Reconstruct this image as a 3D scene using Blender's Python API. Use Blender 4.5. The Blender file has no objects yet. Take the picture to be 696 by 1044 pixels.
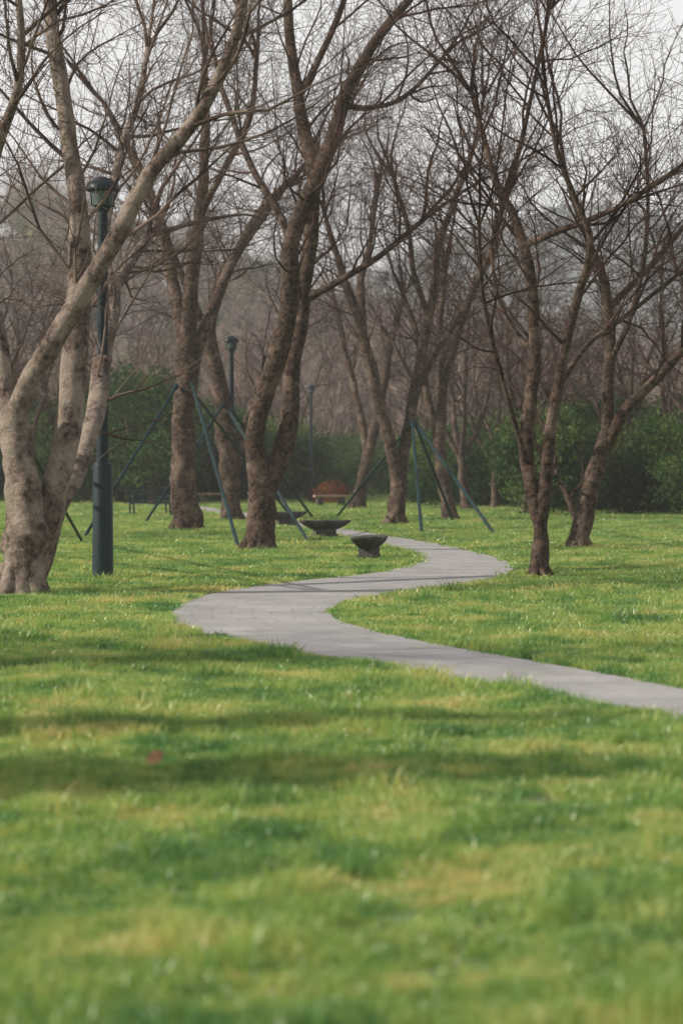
import bpy, math, random, time
from mathutils import Vector, Matrix, noise
T0=time.time()
CAM_H=1.5; F=2465.0
def W(px,py,d): return Vector(((px-348)/F*d, d, CAM_H+(480-py)/F*d))
def gd(py): return CAM_H*F/(py-480)
def G(px,py):
    d=gd(py); return Vector(((px-348)/F*d,d,0.0))
scene=bpy.context.scene
COL=scene.collection
# ------------------------------------------------------------ materials
def newmat(name):
    m=bpy.data.materials.new(name); m.use_nodes=True
    nt=m.node_tree; nt.nodes.clear()
    out=nt.nodes.new('ShaderNodeOutputMaterial')
    return m,nt,out
def N(nt,t,**kw):
    n=nt.nodes.new(t)
    for k,v in kw.items(): setattr(n,k,v)
    return n
def ramp(nt,fac,stops):
    r=nt.nodes.new('ShaderNodeValToRGB')
    e=r.color_ramp.elements
    while len(e)<len(stops): e.new(0.5)
    for i,(p,c) in enumerate(stops):
        e[i].position=p; e[i].color=(c[0],c[1],c[2],1)
    nt.links.new(fac,r.inputs[0]); return r
def noisetex(nt,vec,scale,detail=4,rough=0.55):
    n=nt.nodes.new('ShaderNodeTexNoise'); n.inputs['Scale'].default_value=scale
    n.inputs['Detail'].default_value=detail; n.inputs['Roughness'].default_value=rough
    if vec is not None: nt.links.new(vec,n.inputs['Vector'])
    return n
def mapping(nt,vec,scale):
    m=nt.nodes.new('ShaderNodeMapping'); m.inputs['Scale'].default_value=scale
    nt.links.new(vec,m.inputs['Vector']); return m.outputs[0]
def mixrgb(nt,fac,a,b,bt='MIX'):
    m=nt.nodes.new('ShaderNodeMix'); m.data_type='RGBA'; m.blend_type=bt
    if hasattr(fac,'links'): nt.links.new(fac,m.inputs[0])
    else: m.inputs[0].default_value=fac
    for s,i in ((a,6),(b,7)):
        if hasattr(s,'links'): nt.links.new(s,m.inputs[i])
        else: m.inputs[i].default_value=(s[0],s[1],s[2],1)
    return m.outputs[2]

def bark_mat(name,dark,light,lichen,lo=0.50,amt=0.5):
    m,nt,out=newmat(name)
    geo=N(nt,'ShaderNodeNewGeometry'); pos=geo.outputs['Position']
    n1=noisetex(nt,mapping(nt,pos,(13,13,13)),1.0,5,0.72)
    n2=noisetex(nt,pos,2.2,4,0.65)
    c1=ramp(nt,n1.outputs[0],[(0.38,dark),(0.64,light)])
    c2=ramp(nt,n2.outputs[0],[(lo,(0,0,0)),(lo+0.14,(0.85,0.85,0.85))])
    col=mixrgb(nt,c2.outputs[0],c1.outputs[0],mixrgb(nt,amt,c1.outputs[0],lichen))
    b=N(nt,'ShaderNodeBsdfPrincipled'); b.inputs['Roughness'].default_value=0.85
    b.inputs['Specular IOR Level'].default_value=0.25
    nt.links.new(col,b.inputs['Base Color'])
    bp=N(nt,'ShaderNodeBump'); bp.inputs['Strength'].default_value=1.0; bp.inputs['Distance'].default_value=0.06
    nt.links.new(n1.outputs[0],bp.inputs['Height']); nt.links.new(bp.outputs[0],b.inputs['Normal'])
    nt.links.new(b.outputs[0],out.inputs[0]); return m
def twig_mat(name,a,c,scale=1.5):
    m,nt,out=newmat(name)
    geo=N(nt,'ShaderNodeNewGeometry'); n=noisetex(nt,geo.outputs['Position'],scale,1)
    r=ramp(nt,n.outputs[0],[(0.35,a),(0.65,c)])
    d=N(nt,'ShaderNodeBsdfDiffuse'); nt.links.new(r.outputs[0],d.inputs[0]); nt.links.new(d.outputs[0],out.inputs[0]); return m
M_bark=bark_mat('cherry_bark',(0.018,0.011,0.008),(0.15,0.098,0.072),(0.34,0.25,0.19))
M_bark_pale=bark_mat('sunlit_cherry_bark',(0.04,0.026,0.020),(0.25,0.18,0.145),(0.48,0.39,0.32),0.44,0.7)  # left tree: sunlight put into the paler bark colour, plus mottled lichen
M_tw=twig_mat('cherry_twig',(0.038,0.024,0.020),(0.11,0.070,0.056))
M_twp=twig_mat('sunlit_cherry_twig',(0.06,0.042,0.035),(0.20,0.145,0.12))  # twigs lightened to match, sunlight in the colour
M_twig=twig_mat('haze_pale_bark',(0.15,0.11,0.095),(0.40,0.305,0.265),0.6)  # distant wood paled, haze put into the bark colour

def leaf_mat(name,c1,c2,c3,scale=0.5,trans=0.35):
    m,nt,out=newmat(name)
    geo=N(nt,'ShaderNodeNewGeometry'); pos=geo.outputs['Position']
    n=noisetex(nt,pos,scale,2); n2=noisetex(nt,pos,scale*9,1)
    mm=N(nt,'ShaderNodeMath',operation='ADD'); nt.links.new(n.outputs[0],mm.inputs[0])
    sc=N(nt,'ShaderNodeMath',operation='MULTIPLY_ADD'); nt.links.new(n2.outputs[0],sc.inputs[0]); sc.inputs[1].default_value=0.6; sc.inputs[2].default_value=-0.3
    nt.links.new(sc.outputs[0],mm.inputs[1])
    r=ramp(nt,mm.outputs[0],[(0.32,c1),(0.5,c2),(0.68,c3)])
    d=N(nt,'ShaderNodeBsdfDiffuse')
    nt.links.new(r.outputs[0],d.inputs[0])
    if trans:
        t=N(nt,'ShaderNodeBsdfTranslucent')
        tc=mixrgb(nt,1.0,r.outputs[0],(1.5,1.5,0.8),'MULTIPLY'); nt.links.new(tc,t.inputs[0])
        mx=N(nt,'ShaderNodeMixShader'); mx.inputs[0].default_value=trans
        nt.links.new(d.outputs[0],mx.inputs[1]); nt.links.new(t.outputs[0],mx.inputs[2])
        nt.links.new(mx.outputs[0],out.inputs[0])
    else: nt.links.new(d.outputs[0],out.inputs[0])
    return m
M_ever=leaf_mat('evergreen_leaves',(0.020,0.050,0.020),(0.045,0.095,0.032),(0.14,0.19,0.06),0.5,0.25)
M_olive=leaf_mat('olive_leaves',(0.10,0.12,0.065),(0.17,0.17,0.09),(0.24,0.21,0.12),0.15,0)
M_hazeleaf=leaf_mat('haze_pale_leaves',(0.34,0.38,0.39),(0.40,0.43,0.44),(0.46,0.48,0.48),0.03,0)  # haze painted in as a pale grey leaf colour
M_red=leaf_mat('russet_leaves',(0.07,0.03,0.02),(0.20,0.06,0.035),(0.27,0.11,0.05),1.0,0.3)

def grass_mat():
    m,nt,out=newmat('grass_blades')
    geo=N(nt,'ShaderNodeNewGeometry'); pos=geo.outputs['Position']
    big=noisetex(nt,mapping(nt,pos,(1,1,0)),0.9,3,0.6)
    sm=noisetex(nt,mapping(nt,pos,(1,1,0)),9,1)
    oi=N(nt,'ShaderNodeObjectInfo')
    a=N(nt,'ShaderNodeMath',operation='MULTIPLY_ADD'); nt.links.new(oi.outputs['Random'],a.inputs[0]); a.inputs[1].default_value=0.26; a.inputs[2].default_value=-0.125
    b=N(nt,'ShaderNodeMath',operation='ADD'); nt.links.new(a.outputs[0],b.inputs[0]); nt.links.new(big.outputs[0],b.inputs[1])
    c=N(nt,'ShaderNodeMath',operation='MULTIPLY_ADD'); nt.links.new(sm.outputs[0],c.inputs[0]); c.inputs[1].default_value=0.35; c.inputs[2].default_value=-0.17
    e=N(nt,'ShaderNodeMath',operation='ADD'); nt.links.new(b.outputs[0],e.inputs[0]); nt.links.new(c.outputs[0],e.inputs[1])
    r=ramp(nt,e.outputs[0],[(0.30,(0.075,0.20,0.065)),(0.46,(0.20,0.36,0.10)),(0.59,(0.38,0.49,0.15)),(0.75,(0.60,0.53,0.24))])
    d=N(nt,'ShaderNodeBsdfDiffuse'); g=N(nt,'ShaderNodeBsdfGlossy'); g.inputs['Roughness'].default_value=0.35; g.inputs[0].default_value=(0.85,0.85,0.75,1)
    t=N(nt,'ShaderNodeBsdfTranslucent')
    nt.links.new(r.outputs[0],d.inputs[0])
    tc=mixrgb(nt,1.0,r.outputs[0],(1.35,1.25,0.8),'MULTIPLY'); nt.links.new(tc,t.inputs[0])
    mx=N(nt,'ShaderNodeMixShader'); mx.inputs[0].default_value=0.42
    nt.links.new(d.outputs[0],mx.inputs[1]); nt.links.new(t.outputs[0],mx.inputs[2])
    m2=N(nt,'ShaderNodeMixShader'); m2.inputs[0].default_value=0.05
    nt.links.new(mx.outputs[0],m2.inputs[1]); nt.links.new(g.outputs[0],m2.inputs[2])
    nt.links.new(m2.outputs[0],out.inputs[0]); return m
M_grass=grass_mat()
def simple_mat(name,col,rough=0.6,metal=0.0,var=0.25,scale=8,bump=0.2,spec=0.5):
    m,nt,out=newmat(name)
    geo=N(nt,'ShaderNodeNewGeometry')
    n=noisetex(nt,geo.outputs['Position'],scale,5)
    lo=[c*(1-var) for c in col]; hi=[c*(1+var) for c in col]
    r=ramp(nt,n.outputs[0],[(0.3,lo),(0.7,hi)])
    b=N(nt,'ShaderNodeBsdfPrincipled'); b.inputs['Roughness'].default_value=rough; b.inputs['Metallic'].default_value=metal
    b.inputs['Specular IOR Level'].default_value=spec
    nt.links.new(r.outputs[0],b.inputs['Base Color'])
    if bump:
        bp=N(nt,'ShaderNodeBump'); bp.inputs['Strength'].default_value=bump; bp.inputs['Distance'].default_value=0.02
        nt.links.new(n.outputs[0],bp.inputs['Height']); nt.links.new(bp.outputs[0],b.inputs['Normal'])
    nt.links.new(b.outputs[0],out.inputs[0]); return m
M_pole=simple_mat('painted_pole',(0.008,0.022,0.028),0.45,0.0,0.15,6,0.0,0.35)
M_prop=simple_mat('painted_prop',(0.006,0.030,0.032),0.6,0.0,0.2,6,0.0,0.2)
M_glass=simple_mat('lamp_diffuser',(0.10,0.14,0.135),0.15,0.0,0.1,6,0.0)
M_stone=simple_mat('weathered_stone',(0.075,0.07,0.063),0.85,0.0,0.5,7,0.5,0.3)
M_wood=simple_mat('weathered_timber',(0.42,0.30,0.22),0.7,0.0,0.2,9,0.2)
M_bin=simple_mat('dark_green_metal',(0.012,0.032,0.034),0.45,0.0,0.2,6,0.0,0.35)
M_leaf=simple_mat('dead_leaf',(0.38,0.20,0.10),0.7,0.0,0.3,30,0.3)
M_soil=simple_mat('lawn_ground',(0.11,0.17,0.055),0.95,0.0,0.5,2.5,0.4)
M_hill=simple_mat('wooded_hill_ground',(0.25,0.21,0.165),0.95,0.0,0.4,0.3,0.4)
M_hill2=simple_mat('haze_pale_hill_ground',(0.40,0.43,0.44),0.95,0.0,0.1,0.03,0.2)  # pale bluish grey carries the haze over the far hill

# paving
def paving():
    m,nt,out=newmat('stone_paving')
    uv=N(nt,'ShaderNodeUVMap'); uv.uv_map='UVMap'
    br=N(nt,'ShaderNodeTexBrick'); nt.links.new(uv.outputs[0],br.inputs['Vector'])
    br.inputs['Scale'].default_value=1.0; br.inputs['Brick Width'].default_value=0.6; br.inputs['Row Height'].default_value=0.6
    br.inputs['Mortar Size'].default_value=0.010; br.inputs['Mortar Smooth'].default_value=0.3; br.offset=0.5
    br.inputs['Color1'].default_value=(0.37,0.35,0.345,1); br.inputs['Color2'].default_value=(0.43,0.405,0.40,1); br.inputs['Mortar'].default_value=(0.24,0.23,0.225,1)
    geo=N(nt,'ShaderNodeNewGeometry'); n=noisetex(nt,geo.outputs['Position'],1.2,6,0.65)
    n2=noisetex(nt,geo.outputs['Position'],40,3)
    r=ramp(nt,n.outputs[0],[(0.3,(0.8,0.79,0.77)),(0.7,(1.1,1.1,1.1))])
    r2=ramp(nt,n2.outputs[0],[(0.3,(0.85,0.85,0.85)),(0.7,(1.1,1.1,1.1))])
    c=mixrgb(nt,1.0,br.outputs[0],r.outputs[0],'MULTIPLY'); c=mixrgb(nt,1.0,c,r2.outputs[0],'MULTIPLY')
    b=N(nt,'ShaderNodeBsdfPrincipled'); b.inputs['Roughness'].default_value=0.75
    nt.links.new(c,b.inputs['Base Color'])
    bp=N(nt,'ShaderNodeBump'); bp.inputs['Strength'].default_value=0.3; bp.inputs['Distance'].default_value=0.02
    nt.links.new(n2.outputs[0],bp.inputs['Height']); nt.links.new(bp.outputs[0],b.inputs['Normal'])
    nt.links.new(b.outputs[0],out.inputs[0]); return m
M_pave=paving()

# ------------------------------------------------------------ mesh helpers
class MB:
    def __init__(s): s.v=[]; s.f=[]; s.mi=[]
    def tube(s,pts,rad,sides,gnarl=0.0,cap=False,mat=0):
        n=len(pts); base=len(s.v)
        t=(pts[1]-pts[0]).normalized()
        nrm=t.orthogonal().normalized()
        cs=[(math.cos(2*math.pi*k/sides),math.sin(2*math.pi*k/sides)) for k in range(sides)]
        for i in range(n):
            if i<n-1: t=(pts[i+1]-pts[i])
            else: t=pts[i]-pts[i-1]
            t=t.normalized()
            nrm=(nrm-t*nrm.dot(t))
            nrm=nrm.normalized() if nrm.length>1e-6 else t.orthogonal().normalized()
            b=t.cross(nrm); p=pts[i]; r=rad[i]
            for c,q in cs:
                o=nrm*c+b*q
                rr=r
                if gnarl: rr=r*(1+gnarl*noise.noise((p+o*r)*2.2)+gnarl*0.6*noise.noise((p+o*r)*6.0))
                s.v.append(p+o*rr)
        for i in range(n-1):
            a=base+i*sides; c=a+sides
            for k in range(sides):
                k2=(k+1)%sides
                s.f.append((a+k,a+k2,c+k2,c+k)); s.mi.append(mat)
        if cap:
            s.f.append(tuple(base+(n-1)*sides+k for k in range(sides))); s.mi.append(mat)
            s.f.append(tuple(base+k for k in reversed(range(sides)))); s.mi.append(mat)
    def obj(s,name,mats,smooth=True,link=True,parent=None):
        me=bpy.data.meshes.new(name); me.from_pydata([tuple(v) for v in s.v],[],s.f)
        for m in mats: me.materials.append(m)
        if len(mats)>1: me.polygons.foreach_set('material_index',s.mi)
        if smooth: me.polygons.foreach_set('use_smooth',[True]*len(me.polygons))
        me.update()
        o=bpy.data.objects.new(name,me)
        if link: COL.objects.link(o)
        if parent: o.parent=parent
        return o
def rv(R): return Vector((R.gauss(0,1),R.gauss(0,1),R.gauss(0,1)))
class P: pass
def params(**k):
    p=P(); p.dens=[2.8,4.8,6.0]; p.L=[(1.6,3.9),(0.7,1.9),(0.3,0.85)]; p.cap=[0.030,0.0105,0.0050]; p.minr=0.0032; p.maxl=3
    for a,b in k.items(): setattr(p,a,b)
    return p
NS=[14,8,5,3]; SD=[8,5,3,3]
def grow(mb,p,d,r,L,lvl,R,pr,up=0.05):
    n=NS[lvl]; st=L/n; pts=[p]; rad=[r]; wob=[0.10,0.14,0.16,0.15][lvl]
    for i in range(n):
        d=(d+rv(R)*wob+Vector((0,0,up))).normalized()
        p=p+d*st; pts.append(p); rad.append(max(pr.minr,r*(1-0.8*(i+1)/n)))
    mb.tube(pts,rad,SD[lvl],mat=1)
    if lvl<pr.maxl: spawn(mb,pts,rad,lvl,R,pr,0.12 if lvl else 0.3)
def spawn(mb,pts,rad,lvl,R,pr,start):
    n=len(pts)-1; seg=[(pts[i+1]-pts[i]).length for i in range(n)]; Lt=sum(seg)
    cnt=int(Lt*(1-start)*pr.dens[lvl]+R.random())
    for c in range(cnt):
        t=start+(1-start)*(c+R.random())/max(cnt,1)
        f=t*n; i=min(n-1,int(f)); u=f-i
        p=pts[i].lerp(pts[i+1],u); tan=(pts[i+1]-pts[i]).normalized()
        lr=rad[i]*(1-u)+rad[i+1]*u
        ax=tan.cross(rv(R)).normalized()
        ang=math.radians(R.uniform(28,62))
        d=Matrix.Rotation(ang,3,ax)@tan
        if lvl<=1 and d.z<-0.1: d.z*=-0.5; d.normalize()
        a,b=pr.L[lvl]; L=R.uniform(a,b)*(1.1-0.45*t)
        if lvl==0 and p.z<3.2: L*=0.6
        grow(mb,p,d,min(lr*0.6,pr.cap[lvl]*R.uniform(0.7,1.1)),L,lvl+1,R,pr,0.05 if lvl<2 else 0.02)
def catmull(pts,k):
    out=[]
    n=len(pts)
    for i in range(n-1):
        a=pts[max(0,i-1)];b=pts[i];c=pts[i+1];d=pts[min(n-1,i+2)]
        for j in range(k):
            t=j/k
            out.append(tuple(0.5*((2*b[m])+(-a[m]+c[m])*t+(2*a[m]-5*b[m]+4*c[m]-d[m])*t*t+(-a[m]+3*b[m]-3*c[m]+d[m])*t**3) for m in range(len(b))))
    out.append(tuple(pts[-1])); return out
def limb(mb,spec,d0,d1,R,pr,start=0.35,tip=True,sides=12,gn=0.13,kids=True,reg=None):
    n=len(spec)
    if reg:   # grow out of the nearest point of the wood already modelled
        x,y,_=spec[0]; d0=min(reg,key=lambda q:(q[0]-x)**2+(q[1]-y)**2)[2]
    w=[]
    for i,(x,y,wd) in enumerate(spec):
        d=d0+(d1-d0)*(i/(n-1))**1.1
        p=W(x,y,d); w.append((p.x,p.y,p.z,wd/2/F*d,x,y,d))
    cm=catmull(w,6)
    pts=[Vector(c[:3]) for c in cm]; rad=[max(0.006,c[3]) for c in cm]
    for i in range(1,len(pts)):
        pts[i]=pts[i]+noise.noise_vector(pts[i]*0.9)*rad[i]*0.5
    if reg is not None: reg+=[(c[4],c[5],c[6]) for c in cm]
    mb.tube(pts,rad,sides,gn)
    if kids: spawn(mb,pts,rad,0,R,pr,start)
    if tip:
        d=(pts[-1]-pts[-3]).normalized()
        for k in range(3):
            dd=(d+rv(R)*0.28).normalized()
            grow(mb,pts[-1],dd,min(rad[-1]*0.85,0.05),R.uniform(2.2,3.8),1,R,pr)
    return pts,rad
def hero(name,d,trunk,limbs,mat,seed,pr=None):
    R=random.Random(seed); mb=MB(); pr=pr or params(); reg=[]
    limb(mb,trunk,d,d,R,pr,tip=False,sides=22,gn=0.30,kids=False,reg=reg)
    for spec,dd in limbs:
        limb(mb,spec,d,d+dd,R,pr,reg=reg)
    x,y,wd=trunk[0]; b=W(x,y,d); b.z=0
    r0=wd/2/F*d
    for k in range(6):
        a=k*2*math.pi/6+R.uniform(-.4,.4); o=Vector((math.cos(a),math.sin(a),0))
        mb.tube([b+o*r0*0.35+Vector((0,0,r0*1.0)),b+o*r0*0.7+Vector((0,0,r0*0.4)),b+o*r0*0.95+Vector((0,0,0.03)),b+o*r0*1.2+Vector((0,0,-0.1))],[r0*.35,r0*.33,r0*.26,r0*.15],8,0.3)
    o=mb.obj(name,[mat,M_twp if mat==M_bark_pale else M_tw]); return o

TR='cherry_tree'
hero(TR,29.1,[(20,616,60),(20,603,52),(21,570,47),(20,530,44),(18,490,37),(14,440,30),(13,418,24)],[
 ([(14,445,26),(26,398,22),(58,345,22),(92,285,20),(120,235,18),(150,180,17),(185,140,15),(215,95,14),(238,45,12),(250,-5,10),(258,-80,7)],-1.5),
 ([(16,450,24),(6,385,21),(-6,330,18),(-25,270,15),(-45,190,12),(-50,100,9)],1.5),
 ([(30,580,34),(50,505,29),(67,445,27),(75,380,27),(80,310,25),(82,250,22),(77,190,19),(70,130,17),(61,70,16),(52,10,14),(48,-70,11)],1.5),
 ([(30,590,30),(58,525,23),(82,470,20),(98,410,20),(108,350,19),(115,305,17),(132,270,11),(152,240,8)],8.0),
 ([(113,310,12),(110,270,11),(108,235,9),(124,150,8),(140,110,7),(150,50,5)],9),
 ([(-20,240,12),(0,150,11),(18,90,9),(22,30,8),(14,-40,6)],0),
],M_bark_pale,11)
hero(TR,59.6,[(190,546,34),(190,530,29),(187,480,25),(186,430,23),(190,380,22),(192,345,21)],[
 ([(190,352,15),(178,300,13),(170,250,12),(155,200,10),(130,150,8),(106,105,6)],2),
 ([(192,348,18),(194,300,16),(200,250,14),(206,200,12),(210,140,10),(208,60,7)],-1),
 ([(194,390,14),(206,340,13),(228,290,11),(250,240,10),(275,205,8),(305,175,6)],1),
 ([(203,220,8),(230,170,7),(255,120,6),(262,60,5)],-2)],M_bark,12)
hero(TR,71,[(238,537,24),(237,520,20),(235,480,19),(231,445,19),(225,410,18)],[
 ([(226,412,17),(216,360,16),(218,310,13),(235,270,10),(262,230,8),(290,190,6)],1),
 ([(225,405,12),(212,345,10),(190,290,8),(165,230,6)],-1),
 ([(238,490,11),(252,430,10),(270,375,9),(290,330,7),(300,280,5)],2)],M_bark,13)
hero(TR,45.1,[(263,567,36),(263,552,30),(265,515,27),(266,485,26)],[
 ([(264,505,24),(260,450,20),(268,410,20),(282,370,21),(291,330,21),(296,290,19),(299,250,18),(308,212,18),(324,178,18),(340,140,16),(352,95,14),(375,55,12),(400,20,10),(430,-20,8),(455,-80,6)],-2),
 ([(268,505,20),(284,462,20),(296,420,19),(301,360,17),(307,300,17),(316,240,16),(320,190,15),(312,140,14),(303,90,12),(297,40,11),(291,-40,8)],1),
 ([(300,255,9),(285,220,8),(262,180,7),(240,130,6),(222,80,5)],2),
 ([(310,305,9),(345,287,7),(385,262,6),(430,225,5)],-1),
 ([(350,105,8),(372,110,6),(410,100,5),(450,60,4)],1),
 ([(304,100,7),(330,50,7),(350,0,6),(365,-60,5)],1)],M_bark,14)
hero(TR,66,[(403,541,24),(404,527,20),(406,500,18),(407,488,16)],[
 ([(406,500,15),(400,462,13),(388,425,13),(378,380,12),(368,335,12),(360,310,10),(350,280,8),(340,250,6),(330,215,5)],-1),
 ([(369,340,9),(368,290,8),(376,250,6),(384,200,5)],2),
 ([(407,492,13),(415,440,12),(424,400,12),(432,350,11),(440,300,10),(447,250,8),(462,205,7),(480,160,5),(492,100,4)],0),
 ([(436,325,7),(422,280,6),(415,230,5),(400,180,4)],-2),
 ([(425,400,7),(450,350,6),(480,300,5),(505,240,4)],1)],M_bark,15)
hero(TR,71.5,[(460,536,17),(456,515,14),(449,480,13),(446,450,12)],[
 ([(446,455,12),(450,410,11),(458,370,9),(470,330,7),(490,280,6)],0),
 ([(446,450,9),(434,400,8),(428,350,7),(410,300,5)],1),
 ([(452,400,7),(448,340,6),(455,270,5)],-1)],M_bark,16)
hero(TR,92,[(362,524,16),(366,505,13),(371,480,12),(378,450,11)],[
 ([(378,452,11),(390,400,10),(398,350,8),(412,300,6)],0),
 ([(374,460,8),(362,400,7),(350,350,6),(340,300,5)],1)],M_bark,17)
hero(TR,33.6,[(551,596,24),(551,582,20),(552,560,18),(551,540,18),(549,520,19)],[
 ([(549,530,16),(541,492,15),(537,455,15),(541,410,14),(546,370,13),(545,330,12),(541,290,11),(532,250,11),(521,215,9),(508,192,8),(495,150,6),(480,95,5)],1),
 ([(551,528,15),(557,480,13),(562,440,12),(569,400,11),(577,350,10),(588,305,9),(598,270,8),(600,240,7),(586,205,6),(566,150,5),(556,90,4)],-1),
 ([(539,480,7),(522,420,5),(505,360,4.5),(492,300,4),(488,230,3.5)],-2),
 ([(533,250,8),(562,238,7),(605,222,6),(650,200,5),(705,160,4)],-1.5),
 ([(570,395,6),(600,350,5),(640,320,5),(690,280,4)],1.5),
 ([(546,360,6),(520,330,5),(505,290,4),(500,250,4)],1),
 ([(512,200,5),(530,150,5),(545,80,4),(560,10,4)],2)],M_bark,18)
hero(TR,46.2,[(590,564,26),(591,550,20),(599,510,18),(611,468,18),(618,442,17)],[
 ([(617,448,14),(620,400,12),(622,360,12),(620,320,12),(614,285,10),(604,260,8),(595,235,6),(580,190,5),(570,140,4)],0),
 ([(616,458,13),(632,425,12),(652,402,11),(675,380,10),(700,352,9),(735,305,7)],-1),
 ([(620,315,8),(645,290,7),(670,262,6),(700,225,5),(735,180,4)],1),
 ([(593,545,8),(581,513,6),(568,485,5),(560,440,4)],1.5),
 ([(620,370,7),(640,330,6),(655,270,5),(660,200,4),(655,130,4)],-1)],M_bark,19)

# generic vase-shaped bare tree
def bare_mesh(seed,h,r,pr,mat,nl=4):
    R=random.Random(seed); mb=MB()
    lean=Vector((R.uniform(-.12,.12),R.uniform(-.12,.12),1)).normalized()
    fh=R.uniform(0.14,0.24)*h
    pts=[Vector((0,0,-0.1))]; rad=[r*1.45]
    for i in range(1,7):
        pts.append(lean*fh*i/6+rv(R)*0.03); rad.append(r*(1.15 if i==1 else 1-0.05*i))
    mb.tube(pts,rad,10,0.2)
    for k in range(nl):
        a=2*math.pi*(k+R.uniform(-.3,.3))/nl; t=math.radians(R.uniform(16,38))
        d=Vector((math.cos(a)*math.sin(t),math.sin(a)*math.sin(t),math.cos(t)))
        b=pts[-1]-lean*R.uniform(0,fh*0.25)
        p=b; L=h*R.uniform(0.5,0.68); n=12; lp=[p]; lr=[r*0.62]
        for i in range(n):
            d=(d+rv(R)*0.09+Vector((0,0,0.05))).normalized(); p=p+d*L/n; lp.append(p); lr.append(max(0.012,r*0.62*(1-0.8*(i+1)/n)))
        mb.tube(lp,lr,7,0.1)
        spawn(mb,lp,lr,0,R,pr,0.22)
        for j in range(2): grow(mb,lp[-1],(d+rv(R)*0.25).normalized(),lr[-1],R.uniform(1.5,2.8),1,R,pr)
    return mb
prF=params(dens=[2.1,3.3,4.0],minr=0.0062,cap=[0.036,0.015,0.0085])
near_protos=[bare_mesh(100+i,[9.5,10.5,8.5,11][i],[0.2,0.22,0.18,0.2][i],prF,M_bark).obj('tmp',[M_bark,M_tw],link=False).data for i in range(4)]
def place_tree(x,y,pi,sc,rot):
    o=bpy.data.objects.new('bare_tree',near_protos[pi]); COL.objects.link(o)
    o.location=(x,y,0); o.scale=(sc,)*3; o.rotation_euler=(0,0,rot)
R=random.Random(5)
for i,(px,py) in enumerate([(140,512),(62,514),(28,522),(-30,530),(288,509),(345,503),(425,512),(476,521),(504,519),(538,524),(640,524),(686,521),(575,513),(90,504),(255,507),(372,501),(612,509),(450,504),(400,500),(205,505),(520,503),(726,528),(660,504)]):
    g=G(px,py); place_tree(g.x,g.y,i%4,R.uniform(0.85,1.15),R.uniform(0,6.28))
# trees standing outside the picture on both sides
for i,(x,y,s) in enumerate([(-13.5,18,1.0),(-16,52,1.1),(8.3,36,1.1),(9.5,30,1.0),(11,47,1.1),(14,60,1)]):
    place_tree(x,y,i%4,s,R.uniform(0,6.28))
print('heroes',time.time()-T0)

# ------------------------------------------------------------ path
LE=[(760,748),(696,735),(640,724),(580,713),(500,699),(420,686),(350,674),(280,661),(222,650),(190,641),(176,630),(182,619),(204,610),(240,602),(300,594),(360,588),(400,582),(424,575),(428,568),(412,560),(385,554),(352,548),(312,540),(270,532),(228,525),(190,519.5),(150,516),(100,513)]
RE=[(760,720),(696,705),(640,694),(575,682),(500,669),(440,658),(395,648),(352,637),(336,627),(345,618),(378,610),(425,603),(478,597),(508,590),(524,581),(516,573),(482,563),(445,555),(405,548.5),(372,543),(335,536.5),(290,529),(240,521.5),(205,517),(160,514),(105,511.5)]
def resample(px,n):
    g=[G(*p) for p in px]; cm=[Vector(c) for c in catmull([tuple(v) for v in g],8)]
    L=[0]
    for i in range(1,len(cm)): L.append(L[-1]+(cm[i]-cm[i-1]).length)
    out=[]; j=0
    for k in range(n):
        t=L[-1]*k/(n-1)
        while j<len(L)-2 and L[j+1]<t: j+=1
        u=(t-L[j])/max(1e-9,L[j+1]-L[j]); out.append(cm[j].lerp(cm[j+1],u))
    return out,L[-1]
def cr(px): return [Vector(c) for c in catmull([tuple(G(*p)) for p in px],12)]
re_pts,_=resample(RE,1500)
A=[];B=[];j=0
le2,LL=resample(LE,420)
for k,p in enumerate(le2):
    best=None
    for q in range(j,min(len(re_pts),j+60)):
        d=(re_pts[q]-p).length
        if best is None or d<best[0]: best=(d,q)
    tgt=int(k/419*1499)
    j=max(j,min(best[1],j+12)) if abs(best[1]-tgt)<450 else min(1499,j+4)
    A.append(p);B.append(re_pts[j])
for it in range(6):
    B=[B[0]]+[(B[i-1]+B[i]*2+B[i+1])/4 for i in range(1,len(B)-1)]+[B[-1]]
me=bpy.data.meshes.new('stone_path'); vs=[];fs=[];uvs=[]
NW=6; along=0
for i in range(len(A)):
    if i: along+=((A[i]+B[i])/2-(A[i-1]+B[i-1])/2).length
    for w in range(NW+1):
        p=A[i].lerp(B[i],w/NW); vs.append((p.x,p.y,0.02)); uvs.append((w/NW*2.4,along))
nb=len(vs)
for i in range(len(A)-1):
    for w in range(NW):
        a=i*(NW+1)+w; fs.append((a,a+NW+1,a+NW+2,a+1))
for i in range(len(A)):
    for p in (A[i],B[i]): vs.append((p.x,p.y,-0.05)); uvs.append((0,0))
for i in range(len(A)-1):
    fs.append((i*(NW+1),nb+2*i,nb+2*i+2,(i+1)*(NW+1))); fs.append((i*(NW+1)+NW,(i+1)*(NW+1)+NW,nb+2*i+3,nb+2*i+1))
me.from_pydata(vs,[],fs); me.materials.append(M_pave)
ul=me.uv_layers.new(name='UVMap')
for l in me.loops: ul.data[l.index].uv=uvs[l.vertex_index]
po=bpy.data.objects.new('stone_path',me); COL.objects.link(po)
me.validate()
poly=[(p.x,p.y) for p in cr(LE)]+[(p.x,p.y) for p in reversed(cr(RE))]
import numpy as np
PX=np.array([p[0] for p in poly]);PY=np.array([p[1] for p in poly]);QX=np.roll(PX,-1);QY=np.roll(PY,-1)
def inside(X,Y):
    r=np.zeros(X.shape,bool)
    for a,b,c,d in zip(PX,PY,QX,QY):
        if b==d: continue
        cond=((b>Y)!=(d>Y))
        r^= cond & (X < (c-a)*(Y-b)/(d-b)+a)
    return r

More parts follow.
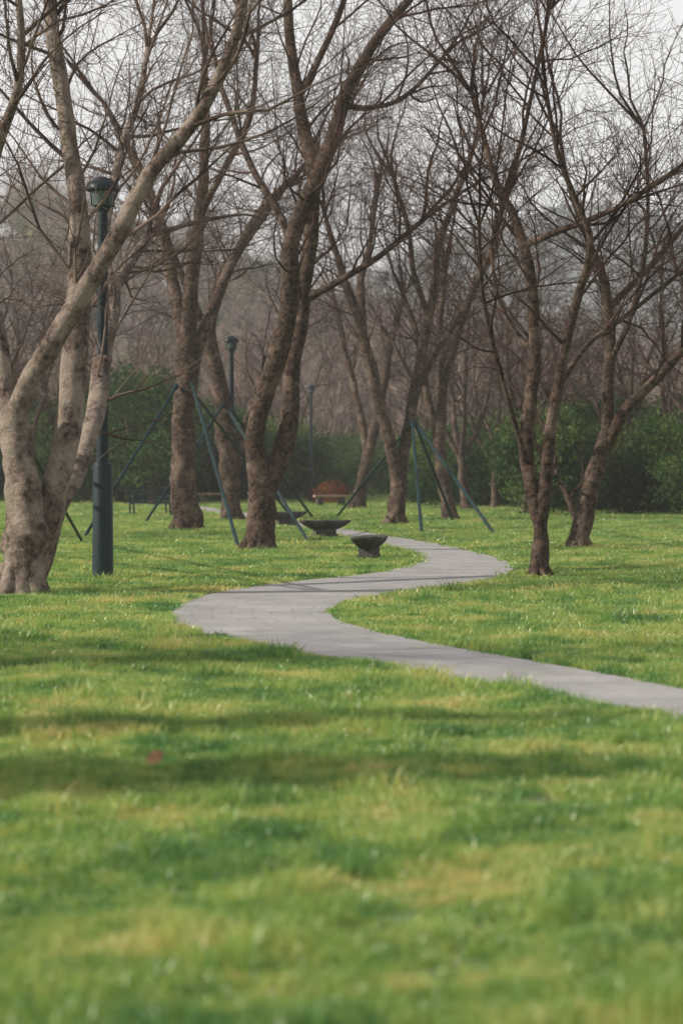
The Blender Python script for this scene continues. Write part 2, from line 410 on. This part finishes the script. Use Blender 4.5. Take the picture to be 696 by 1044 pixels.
# ------------------------------------------------------------ ground
def grid(name,x0,x1,y0,y1,nx,ny,fn,mat):
    vs=[];fs=[]
    for j in range(ny+1):
        for i in range(nx+1):
            x=x0+(x1-x0)*i/nx; y=y0+(y1-y0)*j/ny; vs.append((x,y,fn(x,y)))
    for j in range(ny):
        for i in range(nx):
            a=j*(nx+1)+i; fs.append((a,a+1,a+nx+2,a+nx+1))
    me=bpy.data.meshes.new(name); me.from_pydata(vs,[],fs); me.materials.append(mat)
    me.polygons.foreach_set('use_smooth',[True]*len(me.polygons))
    o=bpy.data.objects.new(name,me); COL.objects.link(o); return o
grid('ground',-3000,3000,-200,6000,20,20,lambda x,y:0.0,M_soil)
def ss(a,b,x):
    t=max(0,min(1,(x-a)/(b-a))); return t*t*(3-2*t)
def hill1(x,y):
    h=(34*math.exp(-((x+75)/75)**2)+6)*ss(190,360,y)*(1-0.3*ss(380,600,y))
    return h+noise.noise(Vector((x*0.02,y*0.02,0)))*5*ss(200,300,y)-0.6
def hill2(x,y):
    h=74*math.exp(-((x-75)/95)**2)*ss(480,760,y)+40*math.exp(-((x+160)/120)**2)*ss(450,700,y)
    return h+noise.noise(Vector((x*0.012,y*0.012,3)))*10*ss(500,650,y)-0.7
grid('wooded_hill',-260,260,180,600,70,60,hill1,M_hill)
grid('distant_hill',-500,500,460,1100,70,60,hill2,M_hill2)

# ------------------------------------------------------------ instancing
def scatter(name,protos,pts,scl,rot,pick):
    c=bpy.data.collections.new(name+'_parts')
    for o in protos: c.objects.link(o)
    me=bpy.data.meshes.new(name); me.from_pydata([tuple(p) for p in pts],[],[])
    def att(n,t,data,key):
        a=me.attributes.new(n,t,'POINT'); a.data.foreach_set(key,np.array(data,dtype=float if t!='INT' else int).ravel())
    att('scl','FLOAT_VECTOR',scl,'vector'); att('rot','FLOAT_VECTOR',rot,'vector'); att('pick','INT',pick,'value')
    o=bpy.data.objects.new(name,me); COL.objects.link(o)
    ng=bpy.data.node_groups.new(name+'_nodes','GeometryNodeTree')
    ng.interface.new_socket('Geometry',in_out='INPUT',socket_type='NodeSocketGeometry')
    ng.interface.new_socket('Geometry',in_out='OUTPUT',socket_type='NodeSocketGeometry')
    gi=ng.nodes.new('NodeGroupInput'); go=ng.nodes.new('NodeGroupOutput')
    ci=ng.nodes.new('GeometryNodeCollectionInfo'); ci.inputs['Collection'].default_value=c
    ci.inputs['Separate Children'].default_value=True; ci.inputs['Reset Children'].default_value=True
    iop=ng.nodes.new('GeometryNodeInstanceOnPoints'); iop.inputs['Pick Instance'].default_value=True
    ng.links.new(gi.outputs[0],iop.inputs['Points']); ng.links.new(ci.outputs[0],iop.inputs['Instance'])
    for n,t,s in (('scl','FLOAT_VECTOR','Scale'),('rot','FLOAT_VECTOR','Rotation'),('pick','INT','Instance Index')):
        na=ng.nodes.new('GeometryNodeInputNamedAttribute'); na.data_type=t; na.inputs[0].default_value=n
        ng.links.new(na.outputs[0],iop.inputs[s])
    ng.links.new(iop.outputs[0],go.inputs[0])
    md=o.modifiers.new('instances','NODES'); md.node_group=ng
    return o
# grass clumps
def clump(seed,nb,rad,h):
    R=random.Random(seed); mb=MB()
    for b in range(nb):
        a=R.uniform(0,6.28); rr=rad*math.sqrt(R.random()); p=Vector((rr*math.cos(a),rr*math.sin(a),-0.005))
        hh=h*R.uniform(0.5,1.15); w=R.uniform(0.0024,0.0046); fa=R.uniform(0,6.28); s=Vector((math.cos(fa),math.sin(fa),0))*w
        la=R.uniform(0,6.28); ln=Vector((math.cos(la),math.sin(la),0))*hh*R.uniform(0.1,0.8)
        i=len(mb.v)
        m=p+Vector((0,0,hh*0.55))+ln*0.3; t=p+Vector((0,0,hh*R.uniform(.8,1)))+ln
        mb.v+= [p-s,p+s,m+s*0.8,m-s*0.8,t]
        mb.f+=[(i,i+1,i+2,i+3),(i+3,i+2,i+4)]; mb.mi+=[0,0]
    return mb.obj('grass_clump',[M_grass],link=False,smooth=False)
clumps=[clump(200+i,[110,100,90,60][i],0.11,[0.052,0.064,0.05,0.105][i]) for i in range(4)]
rs=np.random.RandomState(3)
pts=[];scl=[]
bands=[(4.5,9,0.088),(9,14,0.094),(14,20,0.11),(20,30,0.14),(30,45,0.20),(45,70,0.30),(70,110,0.5),(110,180,0.9)]
for a,b,s in bands:
    wx=0.145*b*1.12+0.8
    n=int((b-a)*2*wx/(s*s))
    Y=rs.uniform(a,b,n); X=rs.uniform(-wx,wx,n)
    k=np.abs(X)<0.145*Y*1.12+0.8; X=X[k];Y=Y[k]
    k=~inside(X,Y)
    q=0.05*s/0.094
    for ox,oy in ((q,0),(-q,0),(0,q),(0,-q)): k&=~inside(X+ox,Y+oy)
    X=X[k];Y=Y[k]
    g=s/0.094
    pts.append(np.stack([X,Y,np.zeros_like(X)],1))
    v=rs.uniform(0.8,1.25,len(X))
    tall=np.array([noise.noise(Vector((x*1.7,y*1.7,5)))+0.5*noise.noise(Vector((x*5,y*5,8))) for x,y in zip(X,Y)]) if b<=30 else 0
    hz=v*(1+0.16*(g-1))*(1+0.85*tall)
    scl.append(np.stack([v*g,v*g,hz],1))
pts=np.concatenate(pts);scl=np.concatenate(scl);n=len(pts)
rot=np.zeros((n,3)); rot[:,2]=rs.uniform(0,6.28,n); rot[:,0]=rs.normal(0,0.05,n)
pick=rs.choice(4,n,p=[.36,.32,.25,.07])
scatter('grass',clumps,pts,scl,rot,pick)
print('grass',n,time.time()-T0)

# foliage
def foliage(seed,w,h,nc,nl,ls,mat,trunk=False,base=0.0):
    R=random.Random(seed); mb=MB()
    for c in range(nc):
        while True:
            q=Vector((R.uniform(-1,1),R.uniform(-1,1),R.uniform(-1,1)))
            if 0.45<q.length<1: break
        cx=Vector((q.x*w/2*0.85,q.y*w/2*0.85,base+(h-base)*(0.48+0.46*q.z)))
        cr_=R.uniform(0.12,0.22)*w
        for l in range(nl):
            o=rv(R); o.normalize(); o*=cr_*R.uniform(0.5,1.05); o.z*=0.75
            p=cx+o
            if p.z<0.02: p.z=R.uniform(0.02,0.3)
            a=rv(R).normalized(); b=a.cross(rv(R)).normalized(); s=ls*R.uniform(0.6,1.2)
            i=len(mb.v); mb.v+=[p-a*s,p-b*s*0.45,p+a*s,p+b*s*0.45]; mb.f.append((i,i+1,i+2,i+3)); mb.mi.append(0)
    if trunk:
        mb.tube([Vector((0,0,-.2)),Vector((0.1,0,h*0.3)),Vector((0,0.1,h*0.75))],[w*0.04,w*0.03,w*0.01],8,mat=1)
        for k in range(5):
            a=R.uniform(0,6.28); mb.tube([Vector((0.05,0.05,h*R.uniform(.25,.5))),Vector((math.cos(a)*w*.3,math.sin(a)*w*.3,h*R.uniform(.55,.8)))],[w*.015,w*.005],5,mat=1)
    return mb.obj('foliage_part',[mat,M_tw],link=False,smooth=False)
shrubs=[foliage(300+i,3.6,2.8+0.5*i,60,80,0.085,M_ever) for i in range(3)]
evg=[foliage(310+i,6.5,8.0+i,90,85,0.16,M_ever,True,0.6) for i in range(2)]
oli=[foliage(320+i,6.5,8.5,50,40,0.26,M_olive,True,2.0) for i in range(2)]
mis=[foliage(325+i,6.5,8.5,40,25,0.45,M_hazeleaf,True,1.0) for i in range(2)]
red=foliage(330,2.4,1.5,26,60,0.07,M_red)
def single(name,src,x,y,s,rz,sz=None):
    o=bpy.data.objects.new(name,src.data); COL.objects.link(o); o.location=(x,y,0); o.scale=(s,s,sz or s); o.rotation_euler=(0,0,rz)
for px,d,s in [(156,106,0.78),(176,112,0.70),(122,112,0.84),(66,108,0.62),(24,114,0.70),(-25,112,.75),(222,120,0.66),(645,98,0.54),(692,94,0.60),(575,110,0.5),(90,120,.75)]:
    single('evergreen_tree',evg[int(px)%2],(px-348)/F*d,d,s,px*1.3)
for px,d,s in [(337,104,0.7),(324,108,0.45)]:
    single('russet_shrub',red,(px-348)/F*d,d,s,px)
# unseen shrubs on the left, added and stretched to cast foreground shadow bands
for x,y,s,sz in [(-6.0,10.8,0.44,1.15),(-8.6,10.4,0.50,2.0),(-7.4,13.0,0.22,1.5),(-9.4,12.7,0.26,2.2),(-8.5,17.5,0.35,1.7),(-7.5,7.6,.16,1.2)]:
    single('shadow_shrub',shrubs[1],x,y,s,x,sz)
R=random.Random(21); P1=[];S1=[];K1=[]
def addb(px,d,s,k): P1.append(((px-348)/F*d,d,0)); S1.append((s,s,s*R.uniform(.85,1.2))); K1.append(k)
for i in range(34): addb(R.uniform(548,780),R.uniform(78,90)+ (0 if i%2 else 6),R.uniform(0.75,1.25),R.randrange(3))
for i in range(32): addb(R.uniform(425,560),R.uniform(98,116),R.uniform(0.75,1.2),R.randrange(3))
for i in range(22): addb(R.uniform(330,450),R.uniform(128,150),R.uniform(0.75,1.15),R.randrange(3))
for i in range(54): addb(R.uniform(-50,320),R.uniform(114,134),R.uniform(0.8,1.4),R.randrange(3))
scatter('evergreen_hedge',shrubs,P1,S1,[(0,0,R.uniform(0,6.28)) for _ in P1],K1)
prD=params(dens=[1.6,2.5,2.5],minr=0.012,cap=[0.05,0.025,0.016],L=[(1.8,3.6),(0.7,1.5),(0.25,0.6)])
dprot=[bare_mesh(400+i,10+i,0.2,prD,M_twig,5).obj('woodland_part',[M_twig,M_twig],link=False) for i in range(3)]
P1=[];S1=[];K1=[]
for i in range(70):
    d=R.uniform(135,195); x=R.uniform(-0.16,0.16)*d; s=R.uniform(.75,1.1); P1.append((x,d,0)); S1.append((s,s,s)); K1.append(R.randrange(3))
allp=dprot+evg+oli
for i in range(300):
    d=195+R.random()**1.1*190; x=R.uniform(-0.17,0.17)*d; z=max(-0.1,hill1(x,d)); s=R.uniform(.9,1.4)
    P1.append((x,d,z-0.2)); S1.append((s,s,s)); K1.append(R.choice([0,1,2,0,1,2,0,1,2,5,6,5,3]))
for i,o in enumerate(allp): o.name='woodland_part_%02d'%i
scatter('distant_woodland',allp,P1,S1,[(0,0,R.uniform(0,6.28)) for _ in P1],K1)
P1=[];S1=[];K1=[]
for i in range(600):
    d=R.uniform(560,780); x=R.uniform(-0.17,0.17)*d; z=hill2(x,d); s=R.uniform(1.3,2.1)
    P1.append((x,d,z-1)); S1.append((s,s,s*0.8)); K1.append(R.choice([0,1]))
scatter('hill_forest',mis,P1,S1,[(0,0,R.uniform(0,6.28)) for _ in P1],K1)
print('wood',time.time()-T0)

# ------------------------------------------------------------ street lamps
def lathe(prof,sides=32):
    mb=MB()
    for z,r in prof:
        for k in range(sides):
            a=2*math.pi*k/sides; mb.v.append(Vector((r*math.cos(a),r*math.sin(a),z)))
    for i in range(len(prof)-1):
        for k in range(sides):
            k2=(k+1)%sides; mb.f.append((i*sides+k,i*sides+k2,(i+1)*sides+k2,(i+1)*sides+k)); mb.mi.append(0)
    mb.f.append(tuple(range(sides))[::-1]); mb.mi.append(0)
    mb.f.append(tuple((len(prof)-1)*sides+k for k in range(sides))); mb.mi.append(0)
    return mb
def autosm(o):
    me=o.data
    try: me.set_sharp_from_angle(angle=math.radians(35))
    except Exception: pass
lampdata={}
def lamp(x,y):
    e=bpy.data.objects.new('street_lamp',None); COL.objects.link(e); e.location=(x,y,0)
    parts=[('base_column',[(0,0.19),(0.03,0.19),(0.035,0.145),(1.55,0.135),(1.60,0.125),(1.62,0.085)],M_pole),
     ('pole',[(1.61,0.085),(4.95,0.070),(5.05,0.070)],M_pole),
     ('collar',[(5.04,0.09),(5.09,0.10),(5.12,0.14)],M_pole),
     ('diffuser',[(5.12,0.14),(5.32,0.165)],M_glass),
     ('cap',[(5.31,0.20),(5.33,0.235),(5.38,0.235),(5.43,0.20),(5.48,0.12),(5.51,0.05),(5.52,0.01)],M_pole)]
    for n,pf,m in parts:
        if n not in lampdata:
            o=lathe(pf).obj(n,[m],link=False); autosm(o); lampdata[n]=o.data
        o=bpy.data.objects.new(n,lampdata[n]); COL.objects.link(o); o.parent=e
    for k in range(4):
        if 'rib' not in lampdata:
            mb=MB(); mb.tube([Vector((0.16,0,5.11)),Vector((0.18,0,5.32))],[0.01,0.01],6,cap=True); lampdata['rib']=mb.obj('rib',[M_pole],link=False).data
        o=bpy.data.objects.new('rib',lampdata['rib']); COL.objects.link(o); o.parent=e; o.rotation_euler=(0,0,k*math.pi/2+0.5)
for px,py in [(105,592),(236,531.5),(317,513)]:
    g=G(px,py); lamp(g.x,g.y)

# ------------------------------------------------------------ tree props
def props(name,segs,r=0.038):
    e=bpy.data.objects.new(name,None); COL.objects.link(e)
    for i,(a,da,b) in enumerate(segs):
        mb=MB(); top=W(a[0],a[1],da); bot=G(*b); bot.z=-0.05
        mb.tube([bot,top],[r,r],10,cap=True)
        mb.tube([top-(top-bot).normalized()*0.12,top+(top-bot).normalized()*0.04],[r*1.5,r*1.5],10,cap=True)
        o=mb.obj('leg_%d'%(i+1),[M_prop],parent=e)
        autosm(o)
S='tree_support_poles'
props(S,[((180,394),59.3,(84,549)),((196,392),59,(244,559)),((192,394),60.2,(300,529))])
props(S,[((228,412),70.6,(146,534)),((222,415),70.8,(172,528)),((236,418),70.6,(322,530)),((234,420),70.5,(318,556))])
props(S,[((419,432),65.6,(340,529)),((420,430),65.4,(430,546)),((423,431),65.6,(507,547)),((424,434),66.3,(463,533))],0.04)
props(S,[((12,425),29.5,(86,553)),((10,430),29.5,(-40,556))],0.03)
props(S,[((566,486),45.5,(591,537))],0.03)
# ------------------------------------------------------------ benches
def cube(name,s,l,m,par,bev=0.01,rot=None):
    bpy.ops.mesh.primitive_cube_add(size=1); b=bpy.context.object; b.name=name; b.data.materials.append(m); b.scale=s; b.location=l; b.parent=par
    if rot: b.rotation_euler=rot
    md=b.modifiers.new('bevel','BEVEL'); md.width=bev; md.segments=2
def boat_bench(px,py,L,rz,hs=1.0):
    g=G(px,py); e=bpy.data.objects.new('stone_bench',None); COL.objects.link(e); e.location=g; e.rotation_euler=(0,0,rz)
    prof=[(0.20,0.50),(0.225,0.60),(0.26,0.74),(0.31,0.90),(0.345,0.98),(0.36,1.0),(0.385,1.0),(0.395,0.985)]
    mb=MB(); ns=40
    for z,s in prof:
        for k in range(ns):
            a=2*math.pi*k/ns; c,q=math.cos(a),math.sin(a)
            ex=0.55
            x=math.copysign(abs(c)**ex,c)*L/2*s; y=math.copysign(abs(q)**ex,q)*0.26*s
            mb.v.append(Vector((x,y,z*hs+0.02*(x/(L/2))**2)))
    for i in range(len(prof)-1):
        for k in range(ns):
            k2=(k+1)%ns; mb.f.append((i*ns+k,i*ns+k2,(i+1)*ns+k2,(i+1)*ns+k)); mb.mi.append(0)
    mb.f.append(tuple(range(ns))[::-1]); mb.f.append(tuple((len(prof)-1)*ns+k for k in range(ns))); mb.mi+=[0,0]
    o=mb.obj('seat',[M_stone],parent=e); autosm(o)
    for j,(w,z0,z1) in enumerate([(0.46,-0.03,0.10),(0.40,0.103,0.205)]):
        cube('base_block',(L*w,0.30-0.03*j,(z1-z0)*hs),(0,0,(z0+z1)/2*hs),M_stone,e,0.012)
boat_bench(376,571,1.15,1.35)
boat_bench(331,549,1.15,0.25)
boat_bench(291,537,1.15,0.35)
def slab_bench(px,py,L,rz):
    g=G(px,py); e=bpy.data.objects.new('timber_bench',None); COL.objects.link(e); e.location=g; e.rotation_euler=(0,0,rz)
    for j in range(4): cube('slat',(L,0.11,0.08),(0,-0.19+0.125*j,0.46),M_wood,e)
    for sx in (-1,1): cube('support',(0.22,0.42,0.44),(sx*L*0.33,0,0.199),M_stone,e,0.015)
slab_bench(214,514,1.7,0.1); slab_bench(337,517,1.4,0.2)
# dark slatted metal bench by the tree on the left
g=G(153,526); e=bpy.data.objects.new('park_bench',None); COL.objects.link(e); e.location=g; e.rotation_euler=(0,0,0.35)
for j in range(4): cube('seat_slat',(1.45,0.085,0.03),(0,-0.2+0.11*j,0.44),M_bin,e,0.006)
for j in range(4): cube('back_slat',(1.45,0.025,0.08),(0,0.22+0.025*j,0.56+0.12*j),M_bin,e,0.006,(-0.2,0,0))
for sx in (-0.62,0.62):
    cube('front_leg',(0.05,0.05,0.66),(sx,-0.25,0.32),M_bin,e)
    cube('rear_leg',(0.05,0.05,1.02),(sx,0.27,0.48),M_bin,e,0.01,(-0.16,0,0))
    cube('armrest',(0.06,0.52,0.035),(sx,-0.02,0.67),M_bin,e)
    cube('side_rail',(0.04,0.46,0.04),(sx,-0.01,0.40),M_bin,e)
    cube('foot_rail',(0.04,0.46,0.04),(sx,-0.01,0.10),M_bin,e)

mb=MB(); g=G(157,790)
for k in range(9):
    a=k/8*math.pi*2; rr=0.042*(1+0.25*math.cos(3*a)); mb.v.append(Vector((rr*math.cos(a)*1.1,rr*math.sin(a),0.0+0.018*math.sin(2*a))))
mb.v.append(Vector((0,0,-0.012)))
for k in range(8): mb.f.append((k,k+1,9)); mb.mi.append(0)
o=mb.obj('fallen_leaf',[M_leaf]); o.location=(g.x,g.y,0.085); o.rotation_euler=(0.6,-0.5,0.3)

# ------------------------------------------------------------ haze (real air volume)
bpy.ops.mesh.primitive_cube_add(size=1); hz=bpy.context.object; hz.name='morning_haze'
hz.scale=(700,1250,90); hz.location=(0,560,43)
m,nt,out=newmat('haze_air'); sc=N(nt,'ShaderNodeVolumeScatter'); sc.inputs['Color'].default_value=(1.0,0.985,0.98,1)
sc.inputs['Density'].default_value=0.0006; sc.inputs['Anisotropy'].default_value=0.0
nt.links.new(sc.outputs[0],out.inputs['Volume']); hz.data.materials.append(m)

# ------------------------------------------------------------ light
sd=Vector((-0.88,-0.14,0.50)).normalized()
el=math.asin(sd.z); az=math.atan2(sd.x,sd.y)
L=bpy.data.lights.new('sun','SUN'); L.energy=5.0; L.angle=math.radians(0.6); L.color=(1,0.94,0.82)
lo=bpy.data.objects.new('sun',L); COL.objects.link(lo); lo.rotation_euler=sd.to_track_quat('Z','Y').to_euler()
w=bpy.data.worlds.new('World'); scene.world=w; w.use_nodes=True; nt=w.node_tree
bg=nt.nodes['Background']; sk=nt.nodes.new('ShaderNodeTexSky'); sk.sky_type='NISHITA'; sk.sun_disc=False
sk.sun_elevation=el; sk.sun_rotation=az; sk.dust_density=4; sk.air_density=1.0
hs=nt.nodes.new('ShaderNodeHueSaturation'); hs.inputs['Saturation'].default_value=0.18; hs.inputs['Value'].default_value=3.6
nt.links.new(sk.outputs[0],hs.inputs['Color'])
# even white haze: the glow around the sun is limited to the brightness of the haze
cl=mixrgb(nt,1.0,hs.outputs[0],(6.5,6.45,6.45),'DARKEN')
tc=nt.nodes.new('ShaderNodeTexCoord'); sx=nt.nodes.new('ShaderNodeSeparateXYZ'); nt.links.new(tc.outputs['Generated'],sx.inputs[0])
rp=ramp(nt,sx.outputs[2],[(0.0,(1,1,1)),(0.22,(1,1,1)),(0.55,(0.46,0.47,0.50))])
cc=mixrgb(nt,1.0,cl,rp.outputs[0],'MULTIPLY')
nt.links.new(cc,bg.inputs[0]); bg.inputs[1].default_value=0.15

cam=bpy.data.cameras.new('camera'); co=bpy.data.objects.new('camera',cam); COL.objects.link(co); scene.camera=co
co.location=(0,0,CAM_H); co.rotation_euler=(math.radians(90),0,0)
cam.sensor_fit='VERTICAL'; cam.sensor_height=36; cam.sensor_width=24; cam.lens=85; cam.shift_y=-42/1044
cam.clip_end=8000; cam.clip_start=0.1
cam.dof.use_dof=True; cam.dof.focus_distance=34; cam.dof.aperture_fstop=2.0
scene.view_settings.view_transform='Standard'; scene.view_settings.look='None'
print('done',time.time()-T0)
